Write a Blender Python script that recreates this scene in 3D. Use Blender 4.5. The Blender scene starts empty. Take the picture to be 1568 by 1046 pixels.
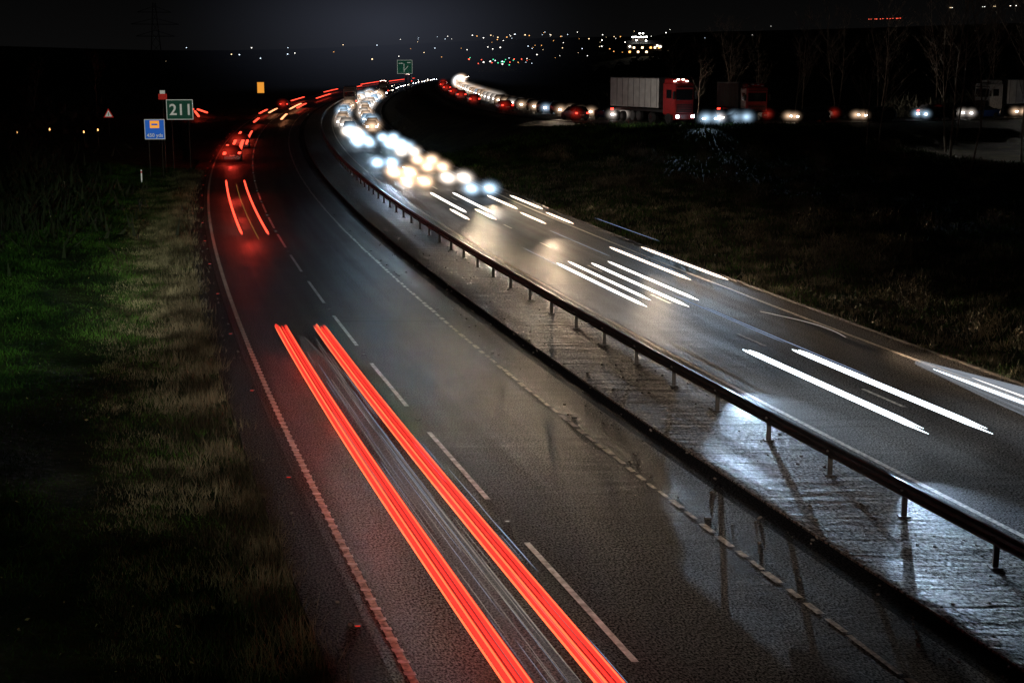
import bpy, bmesh, math, random
import numpy as np
from mathutils import Vector, Matrix, Euler
random.seed(7); rng=np.random.default_rng(7)
scene=bpy.context.scene
COL=scene.collection

# ------------------------------------------------------------------ road alignment (metres)
_k=np.array([(-60,-.33),(0,-.31),(25,-.293),(34,-.279),(43,-.268),(52,-.257),(62,-.247),(71,-.239),(89,-.220),(118,-.192),(155,-.165),
 (199,-.138),(252,-.105),(317,-.068),(455,-.035),(650,.01),(850,.07),(1100,.15),(1400,.2),(9000,.2)],float)
_Y=np.arange(-60,9000,1.0)
_M=np.interp(_Y,_k[:,0],_k[:,1])
_M[:1500]=np.convolve(np.pad(_M,(7,7),'edge')[:1514],np.ones(15)/15,'valid')
_X=np.concatenate([[0],np.cumsum((_M[1:]+_M[:-1])/2)])
_X+= -0.484-np.interp(29.75,_Y,_X)
def lx(Y): return np.interp(Y,_Y,_X)
def hm(Y): return np.interp(Y,_Y,_M)
def px(o,Y):
    m=hm(Y); return lx(Y)+o*np.sqrt(1+m*m)
def P(o,Y,z=0.0): return Vector((float(px(o,Y)),float(Y),z))
def hd(Y): return -math.atan(float(hm(Y)))

# side road (slip road on the low embankment)
def catmull(pts,n=24):
    pts=[np.array(p,float) for p in pts]; pts=[2*pts[0]-pts[1]]+pts+[2*pts[-1]-pts[-2]]
    out=[]
    for i in range(1,len(pts)-2):
        a,b,c,d=pts[i-1:i+3]
        for j in range(n):
            t=j/n
            out.append(.5*((2*b)+(-a+c)*t+(2*a-5*b+4*c-d)*t*t+(-a+3*b-3*c+d)*t**3))
    out.append(pts[-2]); return np.array(out)
SIDE=catmull([(-8,900),(-17,700),(-20,520),(-16,380),(-9.5,285),(-3.5,220),(2.5,184),(8.5,163),(16,153),(38,160),(62,173),(100,196),(160,235)])
sd=np.concatenate([[0],np.cumsum(np.linalg.norm(np.diff(SIDE,axis=0),axis=1))])
SZ=3.0
def side_at(s,off=0):
    x=np.interp(s,sd,SIDE[:,0]); y=np.interp(s,sd,SIDE[:,1])
    x2=np.interp(s+1,sd,SIDE[:,0]); y2=np.interp(s+1,sd,SIDE[:,1])
    t=np.array([x2-x,y2-y]); t/=np.linalg.norm(t)+1e-9
    return x-t[1]*off*-1, y+t[0]*off*-1, t

# ------------------------------------------------------------------ materials
def mat(name):
    m=bpy.data.materials.new(name); m.use_nodes=True
    nt=m.node_tree; b=nt.nodes['Principled BSDF']; return m,nt,b
def N(nt,t,**kw):
    n=nt.nodes.new(t)
    for k,v in kw.items():
        if k in n.inputs: n.inputs[k].default_value=v
        else: setattr(n,k,v)
    return n
def simple(name,col,rough=.6,metal=0,noise=.25,scale=6,emit=None,es=0):
    m,nt,b=mat(name)
    tc=N(nt,'ShaderNodeTexCoord'); no=N(nt,'ShaderNodeTexNoise'); no.inputs['Scale'].default_value=scale; no.inputs['Detail'].default_value=5
    nt.links.new(tc.outputs['Object'],no.inputs['Vector'])
    cr=N(nt,'ShaderNodeValToRGB'); e=cr.color_ramp.elements
    e[0].position=.35;e[1].position=.65
    e[0].color=(*[c*(1-noise) for c in col],1); e[1].color=(*[min(1,c*(1+noise)) for c in col],1)
    nt.links.new(no.outputs['Fac'],cr.inputs['Fac']); nt.links.new(cr.outputs['Color'],b.inputs['Base Color'])
    b.inputs['Roughness'].default_value=rough; b.inputs['Metallic'].default_value=metal
    if emit: b.inputs['Emission Color'].default_value=(*emit,1); b.inputs['Emission Strength'].default_value=es
    return m
def emis(name,col,s):
    m,nt,b=mat(name); nt.nodes.remove(b); e=N(nt,'ShaderNodeEmission'); e.inputs['Color'].default_value=(*col,1); e.inputs['Strength'].default_value=s
    nt.links.new(e.outputs[0],nt.nodes['Material Output'].inputs['Surface']); return m

def asphalt(name,base,rough0,rough1,bump,ripple=0,rs=(.28,2.4),grain=26,spec=.9):
    m,nt,b=mat(name)
    uv=N(nt,'ShaderNodeUVMap')
    def mp(sx,sy):
        q=N(nt,'ShaderNodeMapping'); q.inputs['Scale'].default_value=(sx,sy,1); nt.links.new(uv.outputs[0],q.inputs['Vector']); return q
    n1=N(nt,'ShaderNodeTexNoise'); n1.inputs['Scale'].default_value=grain; n1.inputs['Detail'].default_value=3; n1.inputs['Roughness'].default_value=.7; nt.links.new(mp(1,.6).outputs[0],n1.inputs['Vector'])
    n2=N(nt,'ShaderNodeTexNoise'); n2.inputs['Scale'].default_value=1; n2.inputs['Detail'].default_value=5; nt.links.new(mp(1.8,.04).outputs[0],n2.inputs['Vector'])
    n3=N(nt,'ShaderNodeTexNoise'); n3.inputs['Scale'].default_value=.9; n3.inputs['Detail'].default_value=6; nt.links.new(mp(1,.5).outputs[0],n3.inputs['Vector'])
    mx=N(nt,'ShaderNodeMix',data_type='FLOAT'); mx.inputs[0].default_value=.3; nt.links.new(n2.outputs['Fac'],mx.inputs[2]); nt.links.new(n3.outputs['Fac'],mx.inputs[3])
    mh=mx
    cr=N(nt,'ShaderNodeValToRGB'); e=cr.color_ramp.elements; e[0].position=.36; e[1].position=.64
    e[0].color=(*[c*.5 for c in base],1); e[1].color=(*[c*1.5 for c in base],1)
    nt.links.new(mh.outputs[0],cr.inputs['Fac'])
    mg=N(nt,'ShaderNodeMix',data_type='RGBA',blend_type='MULTIPLY'); mg.inputs[0].default_value=1
    cr1=N(nt,'ShaderNodeValToRGB'); cr1.color_ramp.elements[0].position=.43; cr1.color_ramp.elements[1].position=.62; cr1.color_ramp.elements[0].color=(.15,.15,.15,1); cr1.color_ramp.elements[1].color=(3.8,3.8,3.8,1)
    nt.links.new(n1.outputs['Fac'],cr1.inputs['Fac'])
    nt.links.new(cr.outputs[0],mg.inputs[6]); nt.links.new(cr1.outputs[0],mg.inputs[7]); nt.links.new(mg.outputs[2],b.inputs['Base Color'])
    mr=N(nt,'ShaderNodeMapRange'); mr.inputs[1].default_value=.36; mr.inputs[2].default_value=.64; mr.inputs[3].default_value=rough0; mr.inputs[4].default_value=rough1
    nt.links.new(mh.outputs[0],mr.inputs[0]); nt.links.new(mr.outputs[0],b.inputs['Roughness'])
    # wet film breaks up over the aggregate: specular varies stone by stone
    ms=N(nt,'ShaderNodeMapRange'); ms.inputs[1].default_value=.45; ms.inputs[2].default_value=.62; ms.inputs[3].default_value=.02; ms.inputs[4].default_value=spec
    nt.links.new(n1.outputs['Fac'],ms.inputs[0])
    mw=N(nt,'ShaderNodeMapRange'); mw.inputs[1].default_value=.38; mw.inputs[2].default_value=.62; mw.inputs[3].default_value=1; mw.inputs[4].default_value=.2
    nt.links.new(mh.outputs[0],mw.inputs[0])
    mm=N(nt,'ShaderNodeMath',operation='MULTIPLY'); nt.links.new(ms.outputs[0],mm.inputs[0]); nt.links.new(mw.outputs[0],mm.inputs[1]); nt.links.new(mm.outputs[0],b.inputs['Specular IOR Level'])
    bu=N(nt,'ShaderNodeBump'); bu.inputs['Strength'].default_value=bump; bu.inputs['Distance'].default_value=.012
    nt.links.new(n1.outputs['Fac'],bu.inputs['Height'])
    last=bu
    if ripple:
        n4=N(nt,'ShaderNodeTexNoise'); n4.inputs['Scale'].default_value=1; n4.inputs['Detail'].default_value=5; n4.inputs['Roughness'].default_value=.6; n4.inputs['Distortion'].default_value=.6
        nt.links.new(mp(*rs).outputs[0],n4.inputs['Vector'])
        b2=N(nt,'ShaderNodeBump'); b2.inputs['Strength'].default_value=1; b2.inputs['Distance'].default_value=ripple
        nt.links.new(n4.outputs['Fac'],b2.inputs['Height']); nt.links.new(bu.outputs[0],b2.inputs['Normal']); last=b2
    nt.links.new(last.outputs[0],b.inputs['Normal'])
    return m
M_ASPH=asphalt('asphalt',(.028,.026,.025),.48,.64,1.0,ripple=.04,rs=(.22,1.1),spec=1.0)
M_STRIP=asphalt('asphalt_hard_strip',(.022,.019,.018),.6,.8,.8,spec=.5)
M_CHAN=asphalt('drain_channel_concrete',(.007,.007,.008),.6,.8,.4,spec=.3)
M_MED=asphalt('median_dirt',(.055,.048,.042),.5,.8,1.0,ripple=.13,rs=(.45,1.9),grain=16,spec=.8)
M_WHITE=simple('road_paint_worn',(.5,.46,.40),.55,noise=.6,scale=9)
M_WHITE2=simple('road_paint',(.74,.71,.66),.5,noise=.5,scale=5)
M_STEEL=simple('galvanised_steel',(.10,.10,.105),.4,.85,.3,4)
M_POST=simple('steel_post',(.05,.047,.044),.6,.3,.3,4)
M_WOOD=simple('dark_post',(.05,.045,.04),.7)
M_BARK=simple('bark',(.20,.165,.13),.85,noise=.5,scale=3)
M_STONE=simple('debris',(.10,.09,.08),.8)
M_LEAF=simple('dead_leaf',(.32,.27,.14),.7,noise=.5,scale=1)
M_KERB=simple('kerb_concrete',(.10,.085,.07),.8,noise=.6,scale=3)

def grass_mat(name,c0,c1,scale=.8):
    m,nt,b=mat(name); tc=N(nt,'ShaderNodeNewGeometry')
    n=N(nt,'ShaderNodeTexNoise'); n.inputs['Scale'].default_value=scale; n.inputs['Detail'].default_value=8; n.inputs['Roughness'].default_value=.7
    nt.links.new(tc.outputs['Position'],n.inputs['Vector'])
    cr=N(nt,'ShaderNodeValToRGB'); e=cr.color_ramp.elements; e[0].position=.44; e[1].position=.60; e[0].color=(*c0,1); e[1].color=(*c1,1)
    nt.links.new(n.outputs['Fac'],cr.inputs['Fac']); nt.links.new(cr.outputs[0],b.inputs['Base Color']); b.inputs['Roughness'].default_value=.9
    b.inputs['Specular IOR Level'].default_value=.15
    n2=N(nt,'ShaderNodeTexNoise'); n2.inputs['Scale'].default_value=5; n2.inputs['Detail'].default_value=6; nt.links.new(tc.outputs['Position'],n2.inputs['Vector'])
    bu=N(nt,'ShaderNodeBump'); bu.inputs['Distance'].default_value=.15; bu.inputs['Strength'].default_value=.8; nt.links.new(n2.outputs['Fac'],bu.inputs['Height']); nt.links.new(bu.outputs[0],b.inputs['Normal'])
    return m
M_GROUND=grass_mat('ground_grass_soil',(.014,.018,.010),(.05,.055,.024),.4)
M_GREEN=grass_mat('grass_blades_green',(.010,.024,.007),(.07,.14,.028),.4)
M_DRY=grass_mat('grass_blades_dry',(.04,.034,.02),(.30,.26,.17),.45)

# ------------------------------------------------------------------ mesh helpers
def mk(name,v,f,mats,uv=None,mi=None,smooth=False):
    me=bpy.data.meshes.new(name); me.from_pydata([tuple(p) for p in v],[],f)
    for m in mats: me.materials.append(m)
    if uv is not None:
        l=me.uv_layers.new(name='UVMap'); arr=np.array(uv,float)
        idx=np.zeros(len(me.loops),int); me.loops.foreach_get('vertex_index',idx); l.data.foreach_set('uv',arr[idx].ravel())
    if mi is not None: me.polygons.foreach_set('material_index',mi)
    if smooth: me.polygons.foreach_set('use_smooth',[True]*len(me.polygons))
    me.update(); o=bpy.data.objects.new(name,me); COL.objects.link(o); return o

def ys(y0,y1,step=2.0):
    out=[y0]; y=y0
    while y<y1-1e-6:
        y=min(y1,y+max(step,step*y/120)); out.append(y)
    return out
def strip(name,o0,o1,y0,y1,z,m,nx=1,thick=0,step=2.0):
    Y=ys(y0,y1,step); v=[];uv=[];f=[]
    g0=o0 if callable(o0) else (lambda y:o0); g1=o1 if callable(o1) else (lambda y:o1)
    W=nx+1+(2 if thick else 0)
    for y in Y:
        a,b=g0(y),g1(y)
        offs=[a+(b-a)*i/nx for i in range(nx+1)]; zs=[z]*(nx+1)
        if thick: offs=[a]+offs+[b]; zs=[z-thick]+zs+[z-thick]
        for q,zz in zip(offs,zs):
            v.append(P(q,y,zz)); uv.append((q,y*1.04))
    for i in range(len(Y)-1):
        for j in range(W-1):
            a=i*W+j; f.append((a,a+1,a+W+1,a+W))
    return mk(name,v,f,[m],uv)
def dashes(name,items,z,m):
    v=[];f=[]
    for (oc,w,y0,y1) in items:
        n=max(1,int((y1-y0)/3)); 
        for i in range(n):
            a=y0+(y1-y0)*i/n; b=y0+(y1-y0)*(i+1)/n; k=len(v)
            v+= [P(oc-w/2,a,z),P(oc+w/2,a,z),P(oc+w/2,b,z),P(oc-w/2,b,z)]; f.append((k,k+1,k+2,k+3))
    return mk(name,v,f,[m])

# ------------------------------------------------------------------ terrain
def smooth(a,b,x):
    t=np.clip((x-a)/(b-a),0,1); return t*t*(3-2*t)
def side_dist(X,Y):
    d=np.full(X.shape,1e9)
    for p in SIDE[::3]:
        d=np.minimum(d,(X-p[0])**2+(Y-p[1])**2)
    return np.sqrt(d)
def height(u,Y):
    X=lx(Y)+u
    fl=np.interp(Y,[0,140,200,330,500],[6.6,6.6,22,55,60])
    t=np.maximum(0,-u-fl); zl=.9*(1-np.exp(-t*.06))
    t2=np.maximum(0,u-20.6); zr=1.7*(1-np.exp(-t2*.035))
    nz=.12*np.sin(X*.35+Y*.11)*np.sin(Y*.27-X*.09)+.07*np.sin(X*.9+1.3)*np.sin(Y*.8)
    off=np.clip((t+t2)/4,0,1)
    z=-.13+zl+zr+nz*off
    d=side_dist(X,Y); w=(1-smooth(6.5,20,d))*np.where(u>20.5,1,0)
    z=z*(1-w)+(SZ-.1)*w
    z+=smooth(30,90,X)*smooth(20,60,d)*np.where(Y>150,4,0)*np.where(u>20.5,1,0)
    hl=smooth(1180,2600,Y)*(42+10*np.sin(X/500.)+6*np.sin(X/190.+1)+22*smooth(100,900,X))
    z+=hl+9*np.exp(-(((X-83)/60)**2+((Y-930)/90)**2))
    return z
ucols=np.unique(np.concatenate([-np.geomspace(62,7000,26),np.arange(-60,-6.6,1.2),[-6.6,-5.2,0,10,19,20.6],np.arange(22,100,1.6),np.geomspace(102,7000,28)]))
yr=np.concatenate([np.arange(-50,300,2.0),np.geomspace(302,7500,90)])
U,YY=np.meshgrid(ucols,yr); ZZ=height(U,YY); XX=lx(YY)+U
nv=np.stack([XX,YY,ZZ],-1).reshape(-1,3); W=len(ucols)
ff=[(i*W+j,i*W+j+1,(i+1)*W+j+1,(i+1)*W+j) for i in range(len(yr)-1) for j in range(W-1)]
g=mk('ground',nv,ff,[M_GROUND],smooth=True)
def gz(x,y): 
    u=np.array([x-float(lx(y))]); return float(height(u,np.array([float(y)]))[0])

# ------------------------------------------------------------------ roads
YE=1000
strip('road_carriageway',-3.85,5.05,-30,YE,0,M_ASPH,6,.2)
strip('hard_strip_pavement',lambda y:-4.75-np.interp(y,[70,110,140],[0,.5,.3]),-3.85,-30,YE,-.004,M_STRIP,1,.2)
strip('road_carriageway_oncoming',9.2,18.1,-30,YE,0,M_ASPH,6,.2)
strip('median_drain_channel',5.05,5.75,-30,YE,-.03,M_CHAN,1,0)
strip('median_ground',5.75,9.2,-30,YE,.01,M_MED,4,.2)
strip('kerb_edge',18.1,18.25,-30,600,.03,M_KERB,1,.3)
sl0=lambda y:float(np.interp(y,[150,200,245,330,420],[-6.5,-11,-16.5,-34,-60]))
sl1=lambda y:float(np.interp(y,[150,200,245,330,420],[-4.0,-4.8,-8.5,-26,-52]))
strip('slip_road',sl0,sl1,140,420,-.012,M_STRIP,2,.1)
v=[];f=[];uv=[]
S=np.arange(0,sd[-1]-2,4.0)
for s in S:
    for q in (-4.4,-4.2,0,4.2,4.4):
        x,y,t=side_at(s,q); v.append((x,y,SZ if abs(q)<4.3 else SZ-.3)); uv.append((q,s))
for i in range(len(S)-1):
    for j in range(4): a=i*5+j; f.append((a,a+1,a+6,a+5))
mk('embankment_road',v,f,[M_STRIP],uv)

# markings
dashes('lane_line',[(0,.12,29.75-8.55*3+8.6*k,29.75-8.55*3+8.6*k+5.75) for k in range(0,70)],.005,M_WHITE2)
dashes('edge_line',[(-3.55,.13,y,y+6) for y in np.arange(-20,700,6)],.005,M_WHITE)
dashes('edge_line_ribs',[(-3.55,.18,y,y+.12) for y in np.arange(10,180,.45)],.009,M_WHITE2)
it=[];y=8.
while y<400:
    L=random.uniform(.35,.7) if y>22 else random.uniform(1.2,1.8)
    it.append((3.83+random.uniform(-.02,.02),.13+random.uniform(-.04,.02),y,y+L)); y+=L+random.uniform(.08,.32)
dashes('edge_line_offside',it,.006,M_WHITE)
dashes('oncoming_edge_line',[(9.75,.14,y,y+6) for y in np.arange(-20,700,6)]+[(17.0,.16,y,y+6) for y in np.arange(-20,700,6)],.005,M_WHITE)
dashes('oncoming_lane_line',[(13.3,.12,y,y+2.2) for y in np.arange(4,700,8.6)],.005,M_WHITE)
dashes('tarmac_joint',[(1.9,3.6,51.6,51.72),(1.2,2.0,52.4,52.46)],.004,M_CHAN)

class B:
    def __init__(s): s.bm=bmesh.new(); s.mats=[]
    def mi(s,m):
        if m not in s.mats: s.mats.append(m)
        return s.mats.index(m)
    def box(s,c,d,m,bev=0,rot=None):
        Mx=Matrix.Translation(c)@(rot.to_matrix().to_4x4() if rot else Matrix())@Matrix.Diagonal((*d,1))
        r=bmesh.ops.create_cube(s.bm,size=1,matrix=Mx); vs=r['verts']; k=s.mi(m)
        fs={f for v in vs for f in v.link_faces}
        for f in fs: f.material_index=k
        if bev:
            es={e for v in vs for e in v.link_edges}
            r=bmesh.ops.bevel(s.bm,geom=list(es),offset=bev,segments=2,affect='EDGES',profile=.5)
            for f in r['faces']: f.material_index=k
    def cyl(s,a,b,r,m,n=10,r2=None):
        a=Vector(a);b=Vector(b);d=b-a
        Mx=Matrix.Translation((a+b)/2)@d.to_track_quat('Z','Y').to_matrix().to_4x4()
        q=bmesh.ops.create_cone(s.bm,cap_ends=True,segments=n,radius1=r,radius2=r if r2 is None else r2,depth=d.length,matrix=Mx); k=s.mi(m)
        for f in {f for v in q['verts'] for f in v.link_faces}: f.material_index=k
    def poly(s,pts,m):
        vs=[s.bm.verts.new(p) for p in pts]; f=s.bm.faces.new(vs); f.material_index=s.mi(m); return f
    def mesh(s,name):
        me=bpy.data.meshes.new(name); s.bm.normal_update(); s.bm.to_mesh(me); s.bm.free()
        for m in s.mats: me.materials.append(m)
        return me
    def obj(s,name,loc=(0,0,0),rz=0):
        o=bpy.data.objects.new(name,s.mesh(name)); COL.objects.link(o); o.location=loc; o.rotation_euler=(0,0,rz); return o

# road studs
M_RED_REF=emis('reflector_red',(1,.04,.02),.7); M_WHT_REF=emis('reflector_white',(1,.95,.85),.35)
M_STUD=simple('stud_casting',(.05,.05,.05),.5)
b=B()
for y in np.arange(14,200,8.8):
    p=P(-3.98,y,0.012); b.box(p,(.13,.12,.025),M_STUD,.005); b.box(p+Vector((0,-.065,.008)),(.09,.012,.015),M_RED_REF)
for k in range(0,22):
    p=P(0,29.75-8.55*3+8.6*k-1.5,.012); b.box(p,(.14,.12,.03),M_STUD,.006); b.box(p+Vector((0,-.065,.01)),(.08,.01,.014),M_WHT_REF)
    p=P(4.1,20+8.6*k,.012); b.box(p,(.14,.12,.03),M_STUD,.006)
b.obj('road_studs')
b=B()
for i in range(420):
    reg=random.random()
    y=18+62*random.random()**1.4
    o=random.uniform(5.0,9) if reg<.6 else random.choice([random.uniform(-4.6,-3.9),random.uniform(18.1,19.5),random.uniform(4.0,5)])
    r=random.uniform(.012,.045)
    b.box(P(o,y,r*.4),(r*random.uniform(1,2.5),r*random.uniform(1,2),r),M_STONE,r*.2,Euler((random.random(),random.random(),random.random()*3)))
b.obj('road_debris')

# ------------------------------------------------------------------ crash barrier
prof=[(-.04,.76),(.04,.76),(.05,.735),(.13,.71),(.13,.66),(.06,.62),(.06,.59),(.13,.55),(.13,.50),(.05,.47),(.04,.45),(-.04,.45),(-.05,.47),(-.13,.50),(-.13,.55),(-.06,.59),(-.06,.62),(-.13,.66),(-.13,.71),(-.05,.735)]
v=[];f=[];n=len(prof); Yb=ys(8,520,3.1)
for y in Yb:
    for q,z in prof: v.append(P(8.1+q,y,z))
for i in range(len(Yb)-1):
    for j in range(n): a=i*n+j; c=i*n+(j+1)%n; f.append((a,c,c+n,a+n))
rail=mk('beam',v,f,[M_STEEL])
b=B(); y=10.2
while y<360:
    p=P(8.1,y,0); b.box(p+Vector((0,0,.34)),(.11,.07,.68),M_POST,.008); b.box(p+Vector((0,0,.015)),(.24,.2,.03),M_POST)
    b.box(p+Vector((0,0,.60)),(.22,.09,.05),M_POST)
    y+=3.08
posts=b.obj('posts')
e=bpy.data.objects.new('crash_barrier',None); COL.objects.link(e)
rail.parent=e; posts.parent=e

# ------------------------------------------------------------------ grass
def blades(name,ox,yx,zx,h,w,m,lean=.5):
    n=len(ox); a=rng.uniform(0,2*np.pi,n); l=rng.uniform(0,lean,n)*h; la=rng.uniform(0,2*np.pi,n)
    ca,sa=np.cos(a)*w/2,np.sin(a)*w/2
    p0=np.stack([ox-ca,yx-sa,zx],1);p1=np.stack([ox+ca,yx+sa,zx],1)
    p2=np.stack([ox+np.cos(la)*l,yx+np.sin(la)*l,zx+h],1)
    v=np.stack([p0,p1,p2],1).reshape(-1,3)
    me=bpy.data.meshes.new(name); me.vertices.add(3*n); me.vertices.foreach_set('co',v.ravel())
    me.loops.add(3*n); me.loops.foreach_set('vertex_index',np.arange(3*n)); me.polygons.add(n); me.polygons.foreach_set('loop_start',np.arange(n)*3); me.polygons.foreach_set('loop_total',np.full(n,3))
    me.materials.append(m); me.update(); me.validate(); o=bpy.data.objects.new(name,me); COL.objects.link(o)
def field(n,u0,u1,y0,y1,pw=1.6,clump=0):
    t=rng.random(n)**pw; Y=y0+(y1-y0)*t; u=rng.uniform(u0,u1,n)
    if clump:
        kk=n//clump; idx=rng.integers(0,kk,n); Y=Y[idx]+rng.normal(0,.12,n)*(1+Y[idx]/60); u=u[idx]+rng.normal(0,.12,n)*(1+Y/60)
    return u,Y
u,Y=field(240000,-26,-5.0,14,130,1.7); z=height(u,Y)
patch=.5+.5*np.sin(u*.9+Y*.3)*np.sin(Y*.21-u*.5)
blades('verge_grass',lx(Y)+u,Y,z-.02,rng.uniform(.03,.12,len(u))*(.5+patch)*(1+Y/90),rng.uniform(.012,.022,len(u))*(1+Y/50),M_GREEN,1.4)
u,Y=field(90000,-8.6,-4.85,18,125,1.2,40); z=height(u,Y)
fall=np.exp(-np.maximum(0,-u-5.8)/1.0)
blades('dry_grass_tufts',lx(Y)+u,Y,z-.02,rng.uniform(.10,.55,len(u))*(.2+.8*fall),rng.uniform(.008,.014,len(u))*(1+Y/45),M_DRY,.8)
u,Y=field(110000,19.0,62,28,150,1.4); z=height(u,Y)
blades('bank_grass',lx(Y)+u,Y,z-.02,rng.uniform(.06,.2,len(u))*(1+Y/90),rng.uniform(.02,.04,len(u))*(1+Y/50),M_GREEN,1.2)
u,Y=field(80000,18.4,34,28,130,1.3,16); z=height(u,Y)
blades('bank_dry_grass',lx(Y)+u,Y,z-.02,rng.uniform(.08,.35,len(u)),rng.uniform(.015,.03,len(u))*(1+Y/50),M_DRY,.9)
u,Y=field(40000,22,60,40,140,1.2,260); z=height(u,Y)
blades('bank_shrubs',lx(Y)+u+rng.normal(0,.35,len(u)),Y+rng.normal(0,.35,len(u)),z+rng.random(len(u))*.8,rng.uniform(.15,.5,len(u)),rng.uniform(.02,.05,len(u)),M_DRY,1.3)
v=[];f=[]
for i in range(900):
    if i%3: yy=18+60*random.random()**1.5; uu=-random.uniform(6,20)
    else: yy=25+60*random.random(); uu=random.uniform(20,34)
    c=Vector((float(lx(yy))+uu,yy,0)); c.z=gz(c.x,yy)+random.uniform(.04,.12); r=random.uniform(.02,.06); R=Euler((random.uniform(-.8,.8),random.uniform(-.8,.8),random.random()*6)).to_matrix(); k=len(v)
    for q in ((-r,0,0),(0,-r*.6,0),(r,0,r*.2),(0,r*.6,0)): v.append(c+R@Vector(q))
    f.append((k,k+1,k+2,k+3))
mk('fallen_leaves',v,f,[M_LEAF])

# ------------------------------------------------------------------ bare trees
def tree_mesh(name,H,seed,spread=.5,depth=6):
    r=random.Random(seed); v=[];f=[]
    def seg(a,b,ra,rb,n):
        d=(b-a).normalized(); q=d.to_track_quat('Z','Y'); k=len(v)
        for c,rr in((a,ra),(b,rb)):
            for i in range(n):
                t=i/n*6.2832; v.append(c+q@Vector((math.cos(t)*rr,math.sin(t)*rr,0)))
        for i in range(n): j=(i+1)%n; f.append((k+i,k+j,k+n+j,k+n+i))
    def grow(p,d,L,rad,lev):
        n=8 if lev==0 else (3 if lev>1 else 3)
        for i in range(n):
            g_=.08 if lev==0 else .14
            d2=(d+Vector((r.gauss(0,g_),r.gauss(0,g_),.05+(.10 if lev==0 else .02)))).normalized()
            q=p+d2*L/n; r2=rad*(.86 if lev==0 else .78); seg(p,q,rad,r2,6 if rad>.05 else 3); p,d,rad=q,d2,r2
            if lev<depth and (i>1 or lev>0):
                for _ in range(r.choice([1,2,2])):
                    a=r.uniform(0,6.28); s=r.uniform(.6,1.3)*spread*2
                    perp=Vector((math.cos(a),math.sin(a),r.uniform(0,.4)))
                    fl=(1.25-.8*i/n) if lev==0 else 1
                    grow(p,(d+perp*s).normalized(),L*fl*(r.uniform(.22,.38) if lev==0 else r.uniform(.4,.6)),max(.011,rad*.5),lev+1)
    grow(Vector((0,0,0)),Vector((0,0,1)),H,H*.0095,0)
    me=bpy.data.meshes.new(name); me.from_pydata([tuple(p) for p in v],[],f); me.materials.append(M_BARK); me.update(); return me
TM=[tree_mesh('bare_tree',11,s,.42+.06*s,3) for s in range(5)]
def tree(x,y,s,k,rz=None):
    s*=random.uniform(.8,1.1)
    o=bpy.data.objects.new('bare_tree',TM[k%5]); COL.objects.link(o); o.location=(x,y,gz(x,y)-.1); o.scale=(s*.9,s*.9,s*1.1); o.rotation_euler=(random.uniform(-.05,.05),random.uniform(-.05,.05),random.random()*6 if rz is None else rz)
for i,(x,y,s) in enumerate([(42,118,1.25),(46,128,1.4),(36,112,1.0),(48,112,1.35),(52,137,1.5),(40,132,1.1),(54,120,1.2),(34,133,.9),(44,142,1.3),(49,150,1.4),(31,125,.7),(38,124,1.2),(57,132,1.3),
   (22,172,.8),(27,178,1.0),(31,183,.85),(36,178,1.05),(42,186,1.1),(48,188,1.2),(56,190,1.3),(64,192,1.3),(30,196,.9),(22,205,.9),(72,196,1.4),(52,205,1.2),(38,194,1.0),(45,199,1.0),(60,200,1.2),
   (-36,92,.8),(-41,100,.9),(-38,84,.7),(-47,112,.9),(-55,128,.9),(-62,150,.9),(-60,180,.8),(-80,220,1.0),(-90,240,1.1),(-100,260,1.1),(-75,260,.9)]):
    tree(x,y,s,i)
def mass(name,pts,hh,n,m,w=1.2):
    P_=np.array(pts,float); t=rng.random(n)*(len(P_)-1); i=np.minimum(t.astype(int),len(P_)-2); fr=(t-i)[:,None]
    c=P_[i]*(1-fr)+P_[i+1]*fr; x=c[:,0]+rng.normal(0,5,n); y=c[:,1]+rng.normal(0,5,n)
    prof=hh*(.55+.25*np.sin(x*.11+1)+.2*np.sin(x*.37+y*.2)+.12*np.sin(x*1.1))
    z0=height(x-lx(y),y)-.5; z=z0+prof*rng.random(n)**.8
    blades(name,x,y,z,rng.uniform(.4,1.2,n),rng.uniform(.15,.5,n)*w,m,1.2)
M_HEDGE=simple('dark_foliage',(.02,.022,.014),.9)
mass('hedgerow',[(-60,140),(-70,200),(-110,300),(-160,420),(-180,600)],4.5,26000,M_HEDGE,2)
mass('shrub_thicket',[(-33,72),(-38,90),(-45,110),(-53,130)],4.0,16000,M_HEDGE,.5)
mass('distant_woodland',[(-420,700),(-230,640),(-120,760),(-75,900),(-40,1100)],11,30000,M_HEDGE,8)
mass('distant_woodland',[(10,620),(60,520),(110,420),(150,330),(190,260)],11,30000,M_HEDGE,6)
mass('embankment_hedge',[(20,174),(50,184),(80,198),(120,218)],3.2,20000,M_HEDGE,.6)

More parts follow.
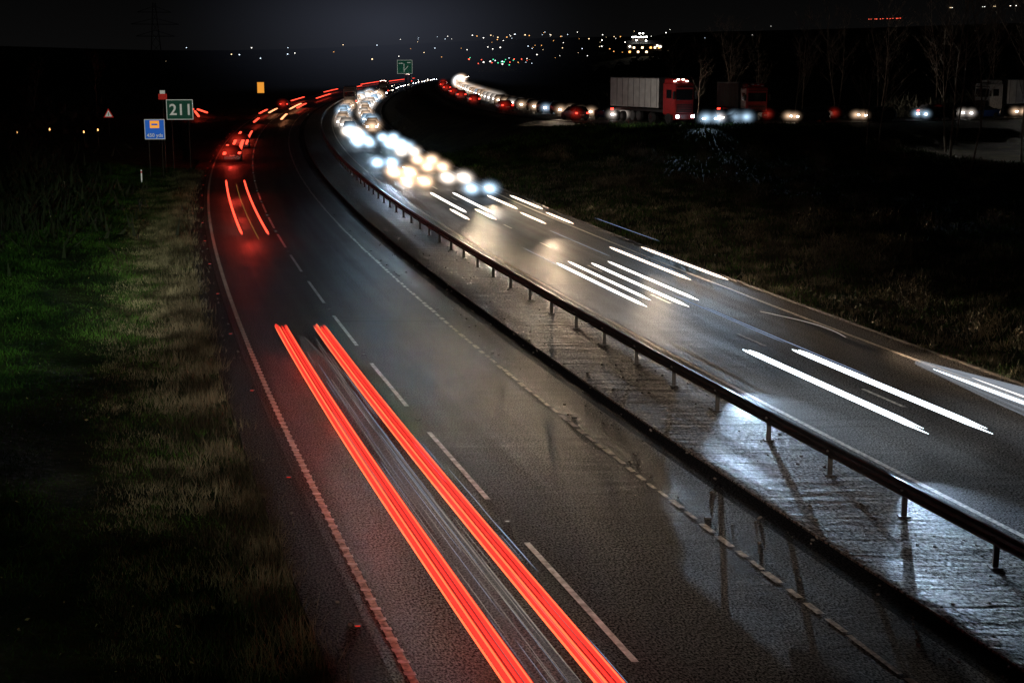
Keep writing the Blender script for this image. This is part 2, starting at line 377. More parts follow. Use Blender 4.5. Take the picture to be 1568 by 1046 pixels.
# ------------------------------------------------------------------ vehicles
M_GLASS=simple('dark_glass',(.01,.011,.013),.08); M_TYRE=simple('tyre',(.02,.02,.02),.8)
M_HW=emis('headlamp_warm',(1,.82,.62),22); M_HC=emis('headlamp_cool',(.80,.90,1),24); M_HN=emis('headlamp_neutral',(1,.95,.88),22)
M_TAIL=emis('tail_lamp',(1,.035,.02),6); M_TAILD=simple('tail_lens',(.2,.01,.01),.3); M_HOFF=simple('lamp_lens',(.5,.5,.5),.2)
M_PLATE=simple('number_plate',(.6,.6,.5),.5)
PAINT=[simple('car_paint_'+n,c,.25,.3,.08) for n,c in [('silver',(.35,.36,.38)),('black',(.015,.015,.017)),('white',(.6,.6,.6)),('red',(.3,.015,.012)),('blue',(.02,.05,.16)),('grey',(.10,.10,.11))]]
def car_mesh(paint,hl,tl,hatch=False):
    b=B()
    if hatch: S=[(-2.0,.55,.56,.80,.74),(-1.92,.74,.78,.86,.76),(-1.1,.95,1.0,.88,.74),(-.35,1.0,1.50,.9,.64),(.6,1.02,1.55,.9,.66),(1.6,1.02,1.46,.88,.62),(1.95,.95,1.02,.86,.76),(2.0,.55,.56,.82,.74)]
    else: S=[(-2.25,.5,.52,.78,.72),(-2.12,.72,.76,.86,.76),(-1.15,.9,.96,.88,.74),(-.35,.95,1.40,.9,.62),(.55,.96,1.43,.9,.63),(1.4,.98,1.12,.9,.68),(2.15,.93,1.0,.86,.74),(2.25,.55,.57,.8,.72)]
    rows=[]
    for (y,zb,zr,wb,wr) in S:
        r=[(wb*.93,y,.22),(wb,y,.42),(wb,y,zb),(wr,y,zr)]
        rows.append([b.bm.verts.new(p) for p in r]+[b.bm.verts.new((-p[0],p[1],p[2])) for p in r[::-1]])
    ip=b.mi(paint); ig=b.mi(M_GLASS)
    for i in range(len(rows)-1):
        for j in range(8):
            k=(j+1)%8
            fa=b.bm.faces.new((rows[i][j],rows[i][k],rows[i+1][k],rows[i+1][j]))
            fa.material_index= ig if ((j in(2,4) and 2<=i<=4) or (j==3 and i in(2,4 if not hatch else 5))) else ip
    b.bm.faces.new(rows[0]).material_index=ip; b.bm.faces.new(rows[-1]).material_index=ip
    y0=S[0][0]; y1=S[-1][0]
    for sx in(-1,1):
        for wy in(y0+.85,y1-.8):
            b.cyl((sx*.92,wy,.33),(sx*.70,wy,.33),.33,M_TYRE,16); b.cyl((sx*.93,wy,.33),(sx*.90,wy,.33),.2,M_STEEL,10)
        b.box((sx*.62,y0+.0,.64),(.30,.1,.15),hl,.02)
        b.box((sx*.68,y1-.0,.82),(.26,.1,.16),tl,.02)
        b.box((sx*.98,-.62,1.0),(.16,.1,.12),paint,.02)
    b.box((0,y0-.02,.42),(1.5,.1,.16),M_TYRE,.02); b.box((0,y0-.05,.45),(.5,.03,.11),M_PLATE); b.box((0,y1+.02,.6),(.5,.03,.11),M_PLATE)
    b.box((0,y0+.0,.66),(.7,.06,.1),M_TYRE)
    return b.mesh('car')
HM=[M_HC,M_HW,M_HN]
CARS_ON=[car_mesh(PAINT[[1,5,4,3,5,1][i]],HM[i%3],M_TAILD,i%2==1) for i in range(6)]
CARS_AW=[car_mesh(PAINT[(i*2+1)%6],M_HOFF,M_TAIL,i%2==0) for i in range(4)]
def place(me,name,x,y,z,rz):
    o=bpy.data.objects.new(name,me); COL.objects.link(o); o.location=(x,y,z); o.rotation_euler=(0,0,rz); return o

def glow_mat(name,col,k,pw=3):  # emission-only volume: paints bloom round lamps and the sky glow, scatters nothing
    m,nt,b=mat(name); nt.nodes.remove(b)
    tc=N(nt,'ShaderNodeTexCoord'); ln=N(nt,'ShaderNodeVectorMath',operation='LENGTH'); nt.links.new(tc.outputs['Object'],ln.inputs[0])
    s=N(nt,'ShaderNodeMath',operation='SUBTRACT',use_clamp=True); s.inputs[0].default_value=1; nt.links.new(ln.outputs['Value'],s.inputs[1])
    p=N(nt,'ShaderNodeMath',operation='POWER'); p.inputs[1].default_value=pw; nt.links.new(s.outputs[0],p.inputs[0])
    q=N(nt,'ShaderNodeMath',operation='MULTIPLY'); q.inputs[1].default_value=k; nt.links.new(p.outputs[0],q.inputs[0])
    e=N(nt,'ShaderNodeEmission'); e.inputs['Color'].default_value=(*col,1); nt.links.new(q.outputs[0],e.inputs['Strength'])
    nt.links.new(e.outputs[0],nt.nodes['Material Output'].inputs['Volume']); return m
def glow_mesh(m):
    bm=bmesh.new(); bmesh.ops.create_icosphere(bm,subdivisions=2,radius=1); me=bpy.data.meshes.new('glow_volume'); bm.to_mesh(me); bm.free(); me.materials.append(m); return me
HZ=[glow_mesh(glow_mat('glow_cool',(.52,.76,1),3.4,4.2)),glow_mesh(glow_mat('glow_warm',(1,.66,.42),3.2,4.2)),glow_mesh(glow_mat('glow_neutral',(1,.86,.74),3.2,4.2))]
GLWR=glow_mesh(glow_mat('glow_red',(1,.04,.02),.9,3.8))
def glow(k,x,y,z,r,me=None,sx=1):
    o=bpy.data.objects.new('lamp_glow',me or HZ[k]); COL.objects.link(o); o.location=(x,y,z); o.scale=(r*sx,r*.8,r*.8); return o

def spot(name,loc,tgt,power,col,ang=70,blend=1.,rad=.08,lin=True):
    L=bpy.data.lights.new(name,'SPOT'); L.color=col; L.spot_size=math.radians(ang); L.spot_blend=blend; L.shadow_soft_size=rad
    L.energy=power/20 if lin else power
    if lin:   # shaped dipped beam: intensity rises towards the cut-off, so the pool stays even
        L.use_nodes=True; nt=L.node_tree; em=nt.nodes['Emission']; fo=nt.nodes.new('ShaderNodeLightFalloff'); fo.inputs['Strength'].default_value=1
        nt.links.new(fo.outputs['Linear'],em.inputs['Strength'])
    o=bpy.data.objects.new(name,L); COL.objects.link(o); o.location=loc; o.rotation_euler=(Vector(tgt)-Vector(loc)).to_track_quat('-Z','Y').to_euler(); return o
WARM=(1,.74,.50); COOL=(.56,.77,1); NEU=(1,.92,.82)
T_COOL=emis('trail_cool',(.80,.91,1),4); T_WARM=emis('trail_warm',(1,.82,.66),3.0); T_NEU=emis('trail_neutral',(1,.94,.88),3.0)
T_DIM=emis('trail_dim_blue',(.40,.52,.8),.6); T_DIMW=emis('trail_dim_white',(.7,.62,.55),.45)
T_RED=emis('trail_red',(1,.035,.025),1.5); T_ROR=emis('trail_red_hot',(1,.14,.055),1.8); T_DRED=emis('trail_dark_red',(.70,.012,.010),1.0); T_REDF=emis('trail_red_far',(1,.06,.03),3.0)
T_ORG=emis('trail_orange',(1,.35,.15),2.5); T_YEL=emis('trail_amber_dim',(.6,.35,.08),.3)
def sweep(name,o,z,y0,y1,w,h,m,taper=.5,par=None):
    Y=list(np.arange(y0,y1,1.0))+[y1]; v=[];f=[];n=8
    for i,y in enumerate(Y):
        s=1.0
        dd=min(y-y0,y1-y)
        if dd<taper: s=max(.15,math.sqrt(dd/taper+.02))
        for j in range(n):
            t=j/n*6.2832; v.append(P(o+math.cos(t)*w/2*s,y,z+math.sin(t)*h/2*s))
    for i in range(len(Y)-1):
        for j in range(n): a=i*n+j; c=i*n+(j+1)%n; f.append((a,c,c+n,a+n))
    f.append(tuple(range(n))); f.append(tuple((len(Y)-1)*n+j for j in range(n)))
    ob=mk(name,v,f,[m],smooth=True)
    if par: ob.parent=par
    return ob
def empty(name): e=bpy.data.objects.new(name,None); COL.objects.link(e); return e
def heads(oc,y0,y1,m,w=.17,sep=.74,z=.66,strands=1):
    e=empty('headlight_trail')
    for s in(-1,1):
        if strands>1:
            for q in (-.07,0,.07): sweep('strand',oc+s*sep+q,z+abs(q)*.6,y0+abs(q)*5,y1-abs(q)*4,.09,.07,m,.4,e)
        else: sweep('strand',oc+s*sep,z,y0,y1,w,.10,m,.8,e)
    return e

# oncoming queue, two lanes. Nearest ones move: only lamp smears are recorded
TK=[T_COOL,T_WARM,T_NEU]
Yq=99.; i=0
while Yq<740:
    for lane,(oc) in enumerate((11.55,15.3)):
        if random.random()<.08: continue
        y=Yq+random.uniform(-2.5,2.5)+lane*3
        k=random.choice([0,0,1,2,2,1]) if y<260 else random.choice([0,1,2,1])
        oo=oc+random.uniform(-.5,.5); p=P(oo,y,0)
        if y<190:
            L=random.uniform(3,9)*(1 if y<150 else .7)
            heads(oo,y-L,y,TK[k],random.uniform(.16,.30),.62,random.uniform(.6,.85))
            for s in (-1,1):
                q=P(oo+s*.62,y-L*.55,.72); h=glow(k,q.x,q.y,q.z,.85+y/300); h.scale[1]=L*.6+.9; h.rotation_euler[2]=hd(y)
        else:
            place(CARS_ON[random.choice([k,k+3])],'car',p.x,p.y,0,hd(y))
            if y<420: 
                q=P(oo,y-2.5,.7); h=glow(k,q.x,q.y,q.z,1.5+y/350)
        if i%3==0 and y<300:
            spot('headlight_or_fill_beam',P(oo,y-2.6-4,.75),P(oo-.6,y-40,-.6),500*(1+y/150),[COOL,WARM,NEU][k],40)
        i+=1
    Yq+=random.uniform(6.5,9.5)*(1+Yq/700)

# light trails -------------------------------------------------------------
heads(11.7,33,43.2,T_COOL,strands=3)
heads(11.55,51,62.5,T_NEU,.12); heads(12.0,51.6,62,T_NEU,.08,.85,.8); 
heads(15.5,57.5,68,T_WARM,.14)
heads(11.4,80,86,T_WARM,.2); heads(12.0,84,97,T_NEU,.2); heads(15.4,86,95,T_WARM,.2); heads(15.1,78,84,T_WARM,.08)
sweep('headlight_trail',15.2,.62,24,40.5,.12,.09,T_COOL,3)
sweep('headlight_trail',15.42,.7,24,39,.04,.04,T_NEU,2)
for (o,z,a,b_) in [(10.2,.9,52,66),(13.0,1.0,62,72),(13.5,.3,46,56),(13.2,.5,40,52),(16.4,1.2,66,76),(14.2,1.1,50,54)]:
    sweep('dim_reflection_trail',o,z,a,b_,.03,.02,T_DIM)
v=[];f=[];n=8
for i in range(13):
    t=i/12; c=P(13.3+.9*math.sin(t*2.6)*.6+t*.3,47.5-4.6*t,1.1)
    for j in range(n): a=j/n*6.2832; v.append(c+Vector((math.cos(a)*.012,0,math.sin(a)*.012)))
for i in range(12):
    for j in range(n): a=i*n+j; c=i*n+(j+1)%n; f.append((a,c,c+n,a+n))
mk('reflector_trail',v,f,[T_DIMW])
e=empty('tail_light_trail')
for base in(-2.57,-1.34):
    for q,w,m,z in [(-.205,.03,T_ROR,.90),(-.15,.07,T_RED,.92),(-.09,.03,T_ROR,.93),(-.045,.05,T_DRED,.89),(.005,.05,T_RED,.92),(.045,.025,T_DRED,.90),(.095,.07,T_RED,.93),(.14,.02,T_ROR,.94),(.175,.05,T_DRED,.89)]:
        sweep('strand',base+q,z,-12,46+random.uniform(-.2,.1),w,.05,m,.05,e)
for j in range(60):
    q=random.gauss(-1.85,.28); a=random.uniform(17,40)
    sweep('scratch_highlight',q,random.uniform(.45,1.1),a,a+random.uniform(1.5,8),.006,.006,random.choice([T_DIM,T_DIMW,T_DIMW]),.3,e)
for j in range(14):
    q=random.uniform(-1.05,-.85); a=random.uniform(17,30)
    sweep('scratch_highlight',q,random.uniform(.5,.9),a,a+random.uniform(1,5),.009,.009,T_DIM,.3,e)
e=empty('tail_light_trail')
for q in(-2.25,-.95): sweep('strand',q,.9,71,104.5,.13,.08,T_REDF,1,e)
sweep('strand',-1.6,1.0,68,100,.04,.04,T_YEL,1,e)
for (q,a,b_,w) in [(-2.6,133,150,.3),(-1.2,136,165,.35),(-2.0,150,178,.3),(-.7,150,180,.25)]:
    sweep('tail_light_trail',q,.9,a,b_,w,.14,T_REDF,1)
for (q,a,b_,m) in [(-1.4,205,222,T_REDF),(2.2,215,240,T_ORG),(-2.4,240,262,T_REDF),(-1.,243,268,T_ORG),(1.6,262,300,T_ORG),(2.6,268,300,T_REDF),(-2,318,355,T_REDF),(2,340,390,T_REDF),(-1.5,410,460,T_REDF),(1.5,450,520,T_REDF),(-1.5,550,640,T_REDF),(2,620,760,T_REDF)]:
    sweep('tail_light_trail',q,.9,a,b_,.2+a/1000,.16,m,2)
for (a,b_,q) in [(228,252,-.6),(245,262,.8),(262,275,0)]:
    mid=(sl0(a)+sl1(a))/2+q; mid2=(sl0(b_)+sl1(b_))/2+q
    v=[P(mid,a,.8),P(mid,a,1.0),P(mid2,b_,1.0),P(mid2,b_,.8),P(mid+.3,a,.8),P(mid+.3,a,1.0),P(mid2+.3,b_,1.0),P(mid2+.3,b_,.8)]
    mk('tail_light_trail',v,[(0,1,2,3),(4,5,6,7),(1,2,6,5),(0,3,7,4),(0,1,5,4),(3,2,6,7)],[T_REDF])
for (q,y) in [(-1.9,139),(-1.4,160),(-1.9,300)]:
    p=P(q,y,0); place(CARS_AW[int(y)%4],'car',p.x,p.y,0,hd(y)+math.pi)
    glow(0,p.x,p.y-2.4,.9,1.8,GLWR)
for (q,y,w) in [(-1.95,22,40),(-1.95,30,45),(-1.95,38,50),(-1.95,45,50),(-1.6,76,90),(-1.6,88,90),(-1.6,100,90),(-1.9,132,200),(-1.4,150,120)]:
    L=bpy.data.lights.new('tail_lamp_light','POINT'); L.energy=w; L.color=(1,.05,.03); L.shadow_soft_size=.15; o=bpy.data.objects.new('tail_lamp_light',L); COL.objects.link(o); o.location=P(q,y,1.0)
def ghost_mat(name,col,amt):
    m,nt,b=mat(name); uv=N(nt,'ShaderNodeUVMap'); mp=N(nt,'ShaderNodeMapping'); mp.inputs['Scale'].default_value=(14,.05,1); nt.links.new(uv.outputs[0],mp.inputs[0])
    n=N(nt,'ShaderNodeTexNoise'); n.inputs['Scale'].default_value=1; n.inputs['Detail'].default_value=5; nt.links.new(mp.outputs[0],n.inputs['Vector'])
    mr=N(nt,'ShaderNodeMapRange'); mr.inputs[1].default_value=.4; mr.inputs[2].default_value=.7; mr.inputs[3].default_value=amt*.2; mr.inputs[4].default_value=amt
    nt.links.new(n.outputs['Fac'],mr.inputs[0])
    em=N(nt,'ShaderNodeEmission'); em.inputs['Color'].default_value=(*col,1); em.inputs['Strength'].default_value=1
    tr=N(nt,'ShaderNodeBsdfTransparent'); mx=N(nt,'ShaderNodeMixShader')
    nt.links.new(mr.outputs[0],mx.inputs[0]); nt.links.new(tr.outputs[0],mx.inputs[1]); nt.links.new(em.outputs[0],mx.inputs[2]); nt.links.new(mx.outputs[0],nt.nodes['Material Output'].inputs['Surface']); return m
def ghost(name,o,w,zs,y0,y1,m):
    Y=list(np.arange(y0,y1,1.5))+[y1]; v=[];uv=[];f=[]
    pr=[(-w/2,zs[0]),(-w/2*.95,zs[1]*.7),(-w/2*.7,zs[1]),(w/2*.7,zs[1]),(w/2*.95,zs[1]*.7),(w/2,zs[0])]
    for y in Y:
        s=min(1,.2+(y1-y)/7)
        for k,(q,z) in enumerate(pr): v.append(P(o+q*s,y,.6+(z-.6)*s)); uv.append((q+z,y))
    for i in range(len(Y)-1):
        for j in range(5): a=i*6+j; f.append((a,a+1,a+7,a+6))
    return mk(name,v,f,[m],uv)
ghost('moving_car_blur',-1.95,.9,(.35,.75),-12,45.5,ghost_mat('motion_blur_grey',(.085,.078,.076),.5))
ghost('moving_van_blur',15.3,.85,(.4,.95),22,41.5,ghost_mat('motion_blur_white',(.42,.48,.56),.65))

# lorries -------------------------------------------------------------------
M_CAB=simple('cab_red_paint',(.32,.02,.02),.3); M_TRL=simple('trailer_curtain_grey',(.5,.49,.47),.6,noise=.12,scale=1.5); M_TRLD=simple('trailer_curtain_dark',(.12,.04,.035),.6); M_CABW=simple('cab_white_paint',(.3,.3,.3),.3)
M_MARK=emis('marker_lamp',(1,.93,.8),8)
def lorry_mesh(cab,curt,lit=True,L=9.5):
    b=B(); hl=M_HC if lit else M_HOFF; mk_=M_MARK if lit else M_HOFF
    b.box((0,0,2.35),(2.4,2.2,3.0),cab,.16); b.box((0,-1.12,2.75),(2.05,.05,1.0),M_GLASS,.02)
    b.box((0,.35,4.0),(2.2,1.4,.55),cab,.2); b.box((0,-1.13,1.5),(1.9,.05,.75),M_TYRE,.02)
    for k in range(4): b.box((0,-1.17,1.25+k*.17),(1.8,.03,.05),cab)
    b.box((0,-1.05,.7),(2.42,.5,.6),cab,.08)
    b.box((0,-1.25,3.45),(2.2,.35,.08),M_TYRE,.02)
    for sx in(-1,1):
        b.box((sx*1.22,-.1,2.8),(.03,.9,.8),M_GLASS); b.box((sx*1.38,-1.15,2.7),(.2,.15,.7),M_TYRE,.03)
        b.box((sx*.95,-1.31,.72),(.38,.06,.24),hl,.02); b.box((sx*.75,-.45,4.0),(.22,.12,.1),mk_)
        b.box((sx*.3,.0-.38,4.15),(.25,.12,.1),mk_)
        for wy in(0,2.9+L*.62,4.1+L*.62,3.2): b.cyl((sx*1.22,wy,.5),(sx*.9,wy,.5),.5,M_TYRE,16); b.cyl((sx*1.24,wy,.5),(sx*1.2,wy,.5),.25,M_STEEL,10)
    b.box((0,1.6+L/2,1.15),(1.1,L,.25),M_TYRE); b.box((0,1.7+L/2,2.85),(2.5,L,2.8),curt,.05)
    for k in range(int(L/1.1)):
        for sx in(-1,1): b.box((sx*1.262,2.1+k*1.1,2.85),(.02,.05,2.7),M_STEEL)
    b.box((0,1.7+L/2,4.27),(2.54,L+.04,.08),M_STEEL); b.box((0,1.68,2.85),(2.54,.06,2.84),M_STEEL)
    for sx in(-1,1): b.box((sx*.95,1.75+L,1.1),(.35,.06,.2),M_TAIL)
    return b.mesh('lorry')
L1=lorry_mesh(M_CAB,M_TRL); L2=lorry_mesh(M_CAB,M_TRLD,False,8.); L3=lorry_mesh(M_CABW,M_TRL,False)
place(L1,'lorry',17.4,151.0,SZ,math.radians(27)).scale=(1,1.05,1.1)
place(L2,'lorry',26.5,158,SZ,math.radians(9)).scale=(1,1,.95); place(L3,'lorry',57,172.5,SZ,math.radians(118)+math.pi)
spot('lorry_spot',(10,141,SZ+2.2),(15,153,SZ+2.6),1700,NEU,60,lin=False)  # this spot and the next are aimed at the embankment lorries
spot('headlight_or_fill_beam',(52,160,SZ+1),(58,172,SZ+2.6),160,NEU,60,lin=False)
p=P(15.4,410,0); place(L1,'lorry',p.x,p.y,0,hd(410)); p=P(11.6,620,0); place(L1,'lorry',p.x,p.y,0,hd(620))
p=P(11.6,300,0); place(L3,'lorry',p.x,p.y,0,hd(300))

# cars on the embankment road
s=330.0; i=0; sap=sd[np.argmin((SIDE[:,0]-16)**2+(SIDE[:,1]-153)**2)]
while s<sd[-1]-60:
    x,y,t=side_at(s,-2.1); ang=math.atan2(-t[0],t[1])
    away=s>sap+3
    if abs(s-sap)>4.5:
        if not away:
            k=random.choice([1,1,2,0,1]); place(CARS_ON[random.choice([k,k+3])],'car',x,y,SZ,ang+math.pi)
            fx,fy=x+t[0]*2.4,y+t[1]*2.4
            if y<230:
                for q in(-.62,.62): glow(k,fx+t[1]*q,fy-t[0]*q-.1,SZ+.68,1.3)
            elif y<520: glow(k,fx,fy,SZ+.7,1.4+y/300)
            if i%4==0 and y<420:
                xo,yo,_=side_at(s,2.1); place(CARS_AW[i%3],'car',xo,yo,SZ,ang); glow(0,xo,yo-2.2,SZ+.8,1.0+y/500,GLWR)
        elif random.random()<.5:
            place(CARS_AW[i%4],'car',x,y,SZ,ang+math.pi)
            glow(0,x,y-1,SZ+.8,1.2,GLWR)
    if away:
        x2,y2,t2=side_at(s+3,2.1)
        if random.random()<.93:
            k=random.choice([0,1,2,1]); a2=math.atan2(-t2[0],t2[1]); place(CARS_ON[k],'car',x2,y2,SZ,a2)
            for q in(-.62,.62): glow(k,x2-t2[0]*2.4+t2[1]*q,y2-t2[1]*2.4-t2[0]*q-.2,SZ+.68,1.15)
    i+=1; s+=random.uniform(6.2,9.0)*(1 if s>600 else 1.4)
for (x,y,k) in [(20.6,150,0),(24,153,0)]:
    for q in(-.62,.62): glow(k,x+q,y-1.8,SZ+.7,1.5)
    place(CARS_ON[k],'car',x,y+.8,SZ,math.radians(-4))
spot('headlight_or_fill_beam',(20,147,SZ+.8),(14,118,.5),8000,COOL,60); spot('headlight_or_fill_beam',(62,168,SZ+.8),(48,136,1),2500,NEU,60)
spot('headlight_or_fill_beam',(5,164,SZ+.8),(-2,120,.5),4000,WARM,60)
spot('headlight_or_fill_beam',(32,146,SZ+1.2),(46,122,9),8000,(1,.88,.72),60,lin=False)  # added fill light aimed up at the right-hand trees
spot('headlight_or_fill_beam',(20,167,SZ+1.5),(31,184,8),900,(1,.8,.65),75,lin=False); spot('headlight_or_fill_beam',(46,165,SZ+1.5),(54,190,9),1200,(1,.8,.65),75,lin=False)  # two added fill lights aimed up at the trees behind the road

# ------------------------------------------------------------------ signs
M_SGREEN=simple('sign_green',(.01,.10,.06),.5,noise=.1,emit=(.01,.10,.06),es=.2); M_SWHITE=simple('sign_white',(.7,.72,.7),.5,noise=.05,emit=(.7,.75,.65),es=.3)  # sign colours carry weak emission in place of retroreflected headlights
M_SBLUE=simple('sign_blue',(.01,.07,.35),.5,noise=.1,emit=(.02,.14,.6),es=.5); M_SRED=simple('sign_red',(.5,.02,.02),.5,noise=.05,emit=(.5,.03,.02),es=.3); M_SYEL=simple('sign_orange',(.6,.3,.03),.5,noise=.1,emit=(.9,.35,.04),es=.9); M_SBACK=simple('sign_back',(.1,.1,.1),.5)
def text(par,body,size,loc,m):
    c=bpy.data.curves.new('lettering','FONT'); c.body=body; c.size=size; c.align_x='CENTER'; c.align_y='CENTER'; c.extrude=.005; c.offset=size*.015
    o=bpy.data.objects.new('lettering',c); c.materials.append(m); COL.objects.link(o); o.parent=par; o.location=loc; o.rotation_euler=(math.radians(90),0,0); return o
def sign(name,x,y,w,h,zc,face,border,rz=0,posts=2,z0=None):
    z0=gz(x,y) if z0 is None else z0
    b=B()
    b.box((0,0,zc),(w,.04,h),border,.01); b.box((0,-.027,zc),(w-.12,.014,h-.12),face); b.box((0,.03,zc),(w,.02,h),M_SBACK)
    for k in range(posts):
        xx=0 if posts==1 else (-.32+.64*k)*w
        b.cyl((xx,.08,-.3),(xx,.08,zc+h/2-.1),.045 if w<3 else .12,M_POST,10)
    o=b.obj(name,(x,y,z0),rz); return o
sg=sign('direction_sign',-29.3,127,2.3,1.75,5.25,M_SGREEN,M_SWHITE,.12,z0=0); text(sg,'211',1.35,(.1,-.04,5.2),M_SWHITE)
sb=sign('services_sign',-29.6,119,1.65,1.65,3.9,M_SBLUE,M_SWHITE,.12,z0=0); text(sb,'450 yds',.42,(0,-.04,3.4),M_SWHITE)
b=B(); b.box((0,-.04,4.3),(.75,.012,.6),M_SYEL,.005); b.box((0,-.05,4.3),(.5,.012,.14),M_SBLUE); q=b.obj('pictogram'); q.parent=sb
rs=sign('warning_sign_red',-31.0,128,.75,.5,6.35,M_SRED,M_SRED,.1,1,z0=0); 
b=B(); b.box((0,-.04,6.75),(.45,.03,.3),M_SWHITE,.01); q=b.obj('plate'); q.parent=rs
b=B(); b.cyl((0,.05,-.3),(0,.05,2.5),.04,M_POST,8)
b.poly([(-.62,0,1.9),(.62,0,1.9),(0,0,3.0)],M_SRED); b.poly([(-.42,-.01,2.02),(.42,-.01,2.02),(0,-.01,2.76)],M_SWHITE); b.box((0,-.02,2.3),(.07,.01,.4),M_STUD)
b.obj('triangular_warning_sign',(-48.5,173,.9))
sign('matrix_sign',-52.2,300,1.5,2.3,4.1,M_SYEL,M_STUD,.1,1,z0=0)
b=B(); b.cyl((0,0,0),(0,0,1.0),.05,M_SWHITE,8); b.cyl((0,0,.75),(0,0,.88),.053,M_SRED,8); b.obj('marker_post',(-29.2,112.5,gz(-29.2,112.5)))
b=B(); b.cyl((0,.2,0),(0,.2,9.9),.16,M_POST,12); b.box((-.3,0,7.9),(4.4,.06,3.9),M_SWHITE,.02); b.box((-.3,-.04,7.9),(4.2,.02,3.7),M_SGREEN)
b.box((-.3,.1,7.),(3.6,.1,.12),M_POST); b.box((-.3,.1,8.9),(3.6,.1,.12),M_POST); b.cyl((1.2,.2,0),(1.2,.2,9),.12,M_POST,12)
b.box((-.5,-.06,7.6),(.16,.02,2.4),M_SWHITE); b.box((.2,-.06,7.6),(.14,.02,1.5),M_SWHITE,0,Euler((0,.7,0))); b.box((-1.4,-.06,8.9),(1.2,.02,.2),M_SWHITE); b.box((.9,-.06,9.1),(1.0,.02,.2),M_SWHITE)
cg=b.obj('gantry_sign',(-30.8,420,0),.0)
spot('sign_spot',(-30.8,411,2),(-31,420,8),350,(.7,.9,.8),50,lin=False)  # spot aimed up at the gantry sign

M_LAMPO=emis('lamp_orange',(1,.5,.15),3)
for (x,y,h) in [(-51.5,160,1.6),(-54.5,158,1.2),(-47,163,1.7),(-44,176,2.2),(-49.5,166,1.2),(-58.5,150,1.0),(-41.8,170,1.2)]:
    z0=gz(x,y); b=B(); b.cyl((0,0,0),(0,0,h),.06,M_WOOD,8); b.cyl((0,0,h),(0,0,h+.24),.08,M_LAMPO,8,.06); b.cyl((0,0,h+.24),(0,0,h+.3),.13,M_WOOD,8,.05); b.obj('bollard_lamp',(x,y,z0))

M_BR=simple('brick',(.12,.09,.07),.85,scale=2); M_ROOF=simple('roof_slate',(.04,.04,.045),.7); M_WIN=emis('window_lit',(1,.7,.4),5); M_FL=emis('flood_lamp',(1,.97,.88),16); M_WINO=emis('window_orange',(1,.4,.1),4)
b=B(); b.box((0,0,3.5),(22,10,7),M_BR); b.box((-3,2,8.5),(9,6,4.5),M_BR)
b.poly([(-11.5,-5.5,7),(11.5,-5.5,7),(11.5,0,9.2),(-11.5,0,9.2)],M_ROOF); b.poly([(-8,-1.6,10.7),(2,-1.6,10.7),(2,2,12.4),(-8,2,12.4)],M_ROOF)
for k in range(8): b.box((-9+k*2.6,-5.05,random.choice([2.2,4.8])),(1.2,.1,1.1),random.choice([M_WIN,M_WINO]))
for k in range(6): b.box((-7+k*1.7,-1.9,11.2+.2*(k%2)),(1.1,.2,.6),M_FL)
for (x,z) in [(-3,13.4),(-1,13.4),(-5,9.2),(1,9),(8,6),(10,5.4),(-9,5.5)]: b.box((x,-5.3,z),(.9,.2,.6),M_FL)
b.cyl((-3,-5.2,7),(-3,-5.2,13.2),.12,M_POST,6);b.cyl((-1,-5.2,7),(-1,-5.2,13.2),.12,M_POST,6)
b.obj('service_building',(82,905,gz(82,905)-.5))

b=B(); TL=[emis('town_'+n,c,s) for n,c,s in [('warm',(1,.72,.4),3),('white',(1,.95,.85),4),('cool',(.7,.85,1),3),('green',(.1,1,.45),2),('red',(1,.1,.05),4),('orange',(1,.45,.12),2.5)]]
def lamp(x,y,m,r,h=None):
    z=gz(x,y)+(h if h else random.uniform(5,10)); b.cyl((x,y,z-8),(x,y,z),.15,M_WOOD,3); b.box((x,y,z+r*.3),(r,r,r*.8),TL[m],r*.2)
for k in range(90):
    y=random.uniform(1500,2500); xi=random.gauss(850,110); x=(xi-784)/2178*y*1.02
    lamp(x,y,random.choice([0,0,1,1,2,5,5,1]),random.uniform(.5,1.7)*y/2200)
for k in range(26):
    y=random.uniform(1300,1450); x=(random.uniform(715,815)-784)/2178*y; lamp(x,y,random.choice([1,3,3,4,5,2,1]),random.uniform(.7,1.3))
for k in range(16):
    y=random.uniform(1300,2000); x=(random.uniform(255,640)-784)/2178*y; lamp(x,y,random.choice([1,2,0]),random.uniform(.6,1.2))
for k in range(14):
    y=2500; x=(random.uniform(1305,1370)-784)/2178*y; lamp(x,y,4,1.0,14)
for k in range(10):
    y=2300; x=(random.uniform(1380,1560)-784)/2178*y; lamp(x,y,random.choice([0,1]),1.2,30)
b.obj('distant_town_lights')
b=B(); H=34
for sx in(-1,1):
    for sy in(-1,1): b.cyl((sx*3,sy*3,0),(sx*.5,sy*.5,H),.16,M_POST,4)
for zz,w in((20,8),(25,10),(30,7)): b.cyl((-w,0,zz),(w,0,zz),.14,M_POST,4); b.cyl((-w,0,zz),(0,0,zz+2.5),.1,M_POST,4); b.cyl((w,0,zz),(0,0,zz+2.5),.1,M_POST,4)
for k in range(8):
    a=k*H/8; c=(k+1)*H/8; wa=3-2.5*a/H; wc=3-2.5*c/H
    b.cyl((-wa,-wa,a),(wc,-wc,c),.08,M_POST,4); b.cyl((wa,-wa,a),(-wc,-wc,c),.08,M_POST,4)
b.obj('electricity_pylon',(-152,620,0),.3)

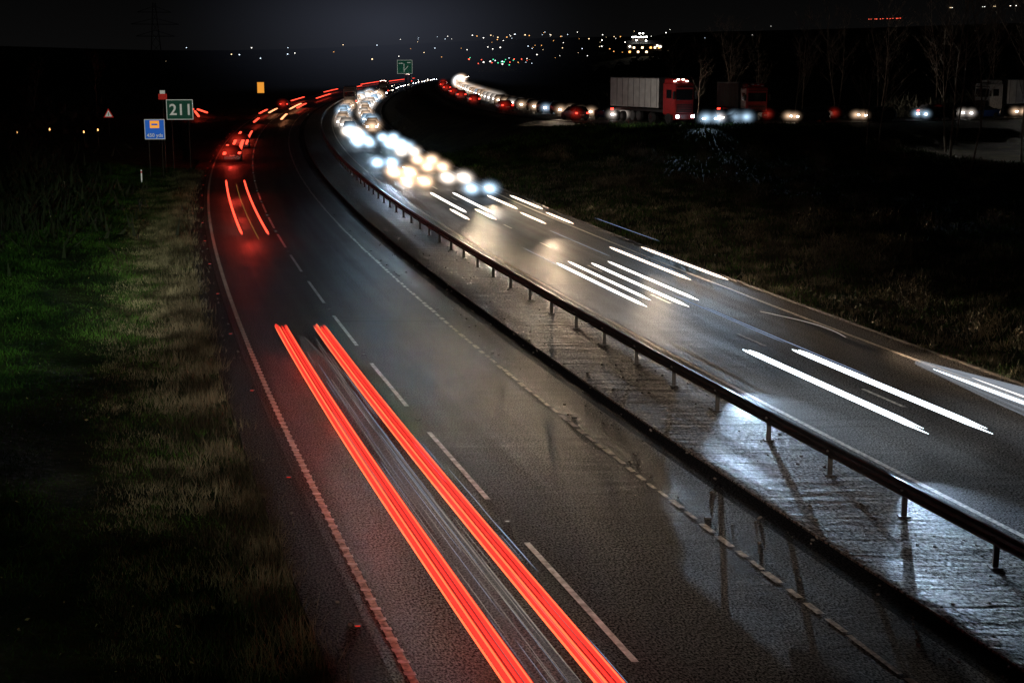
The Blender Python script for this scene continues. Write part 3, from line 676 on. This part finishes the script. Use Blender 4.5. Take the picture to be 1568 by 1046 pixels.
# ------------------------------------------------------------------ lights from vehicles
# offside lamp of the nearest oncoming car: light passes under the beam onto the reserve
spot('headlight_or_fill_beam',P(10.3,42,.88),P(7.6,24,.1),11000,COOL,50,.7,.03)
spot('headlight_or_fill_beam',P(10.3,33,.88),P(7.6,18,.1),12000,COOL,50,.7,.03)
spot('headlight_or_fill_beam',P(12.2,33,.72),P(13.5,12,-.6),1800,COOL,40)
spot('headlight_or_fill_beam',P(15.4,66,.9),P(14.5,40,-.4),5500,WARM,36); spot('headlight_or_fill_beam',P(11.9,68,.74),P(12.5,42,-.4),6500,WARM,36)
spot('headlight_or_fill_beam',P(15.2,80,1.0),P(8,40,-.5),3000,WARM,34); spot('headlight_or_fill_beam',P(11.5,84,1.4),P(4,46,-.5),3200,WARM,32)
spot('headlight_or_fill_beam',P(15.3,98,1.0),P(13.5,66,-.4),7000,WARM,40); spot('headlight_or_fill_beam',P(11.6,120,1.8),P(4,66,-.4),3500,COOL,32)
spot('headlight_or_fill_beam',P(15,62,1.1),P(5,36,-.5),1600,WARM,36)
spot('headlight_or_fill_beam',P(16,66,1.1),P(23,40,.3),22000,WARM,50); spot('headlight_or_fill_beam',P(16,100,1.1),P(27,66,.6),22000,WARM,50); spot('headlight_or_fill_beam',P(16,48,1.1),P(22,30,.2),14000,WARM,50)
spot('headlight_or_fill_beam',P(-1.9,75,.8),Vector((-29.3,127,4.5)),1800,NEU,40,lin=False)
# added fill spots beside the camera, brightening the verge and road
spot('fill_spot',(-7,1,10.5),(-20,60,.5),50000,(.62,1,.5),14,1,.3,False)
spot('fill_spot',(-6,1,10.5),P(-6.3,60,.3),75000,(1,.93,.80),8,1,.3,False)
spot('fill_spot',(-6,0,10.5),P(-6.3,36,.3),7000,(1,.95,.80),12,1,.3,False)
spot('fill_spot',(-8,-2,11.5),(-12,34,.3),1700,(.75,1,.6),50,1,.3,False)
spot('fill_spot',(5,-3,11.5),(-1.5,52,0),32000,(1,.82,.68),34,1,.3,False)

glw=glow_mesh(glow_mat('sky_glow',(.62,.70,1),.00045,2.4)); o=bpy.data.objects.new('sky_glow_volume',glw); COL.objects.link(o); o.location=(-45,520,22); o.scale=(90,150,42)  # added emissive volume that paints the glow low in the sky

# ------------------------------------------------------------------ world
w=bpy.data.worlds.new('World'); scene.world=w; w.use_nodes=True; nt=w.node_tree; bg=nt.nodes['Background']
sky=N(nt,'ShaderNodeTexSky'); sky.sky_type='NISHITA'; sky.sun_disc=False; sky.sun_elevation=math.radians(-6); sky.sun_rotation=math.radians(200)
tc=N(nt,'ShaderNodeTexCoord'); sp=N(nt,'ShaderNodeSeparateXYZ'); nt.links.new(tc.outputs['Generated'],sp.inputs[0])
cr=N(nt,'ShaderNodeValToRGB'); e=cr.color_ramp.elements; e[0].position=0; e[0].color=(.0032,.0031,.0031,1); e[1].position=.06; e[1].color=(.0013,.0013,.0013,1)
nt.links.new(sp.outputs['Z'],cr.inputs['Fac'])
ad=N(nt,'ShaderNodeMix',data_type='RGBA',blend_type='ADD'); ad.inputs[0].default_value=.00005
nt.links.new(cr.outputs[0],ad.inputs[6]); nt.links.new(sky.outputs[0],ad.inputs[7]); nt.links.new(ad.outputs[2],bg.inputs['Color']); bg.inputs['Strength'].default_value=1

# ------------------------------------------------------------------ camera
cam=bpy.data.cameras.new('Camera'); cam.lens=50; cam.sensor_width=36; cam.clip_end=20000; cam.clip_start=.1
co=bpy.data.objects.new('Camera',cam); COL.objects.link(co); co.location=(0,0,9.4); co.rotation_euler=(math.radians(90-11.12),0,0); scene.camera=co
scene.view_settings.view_transform='Standard'; scene.view_settings.look='None'; scene.view_settings.exposure=0
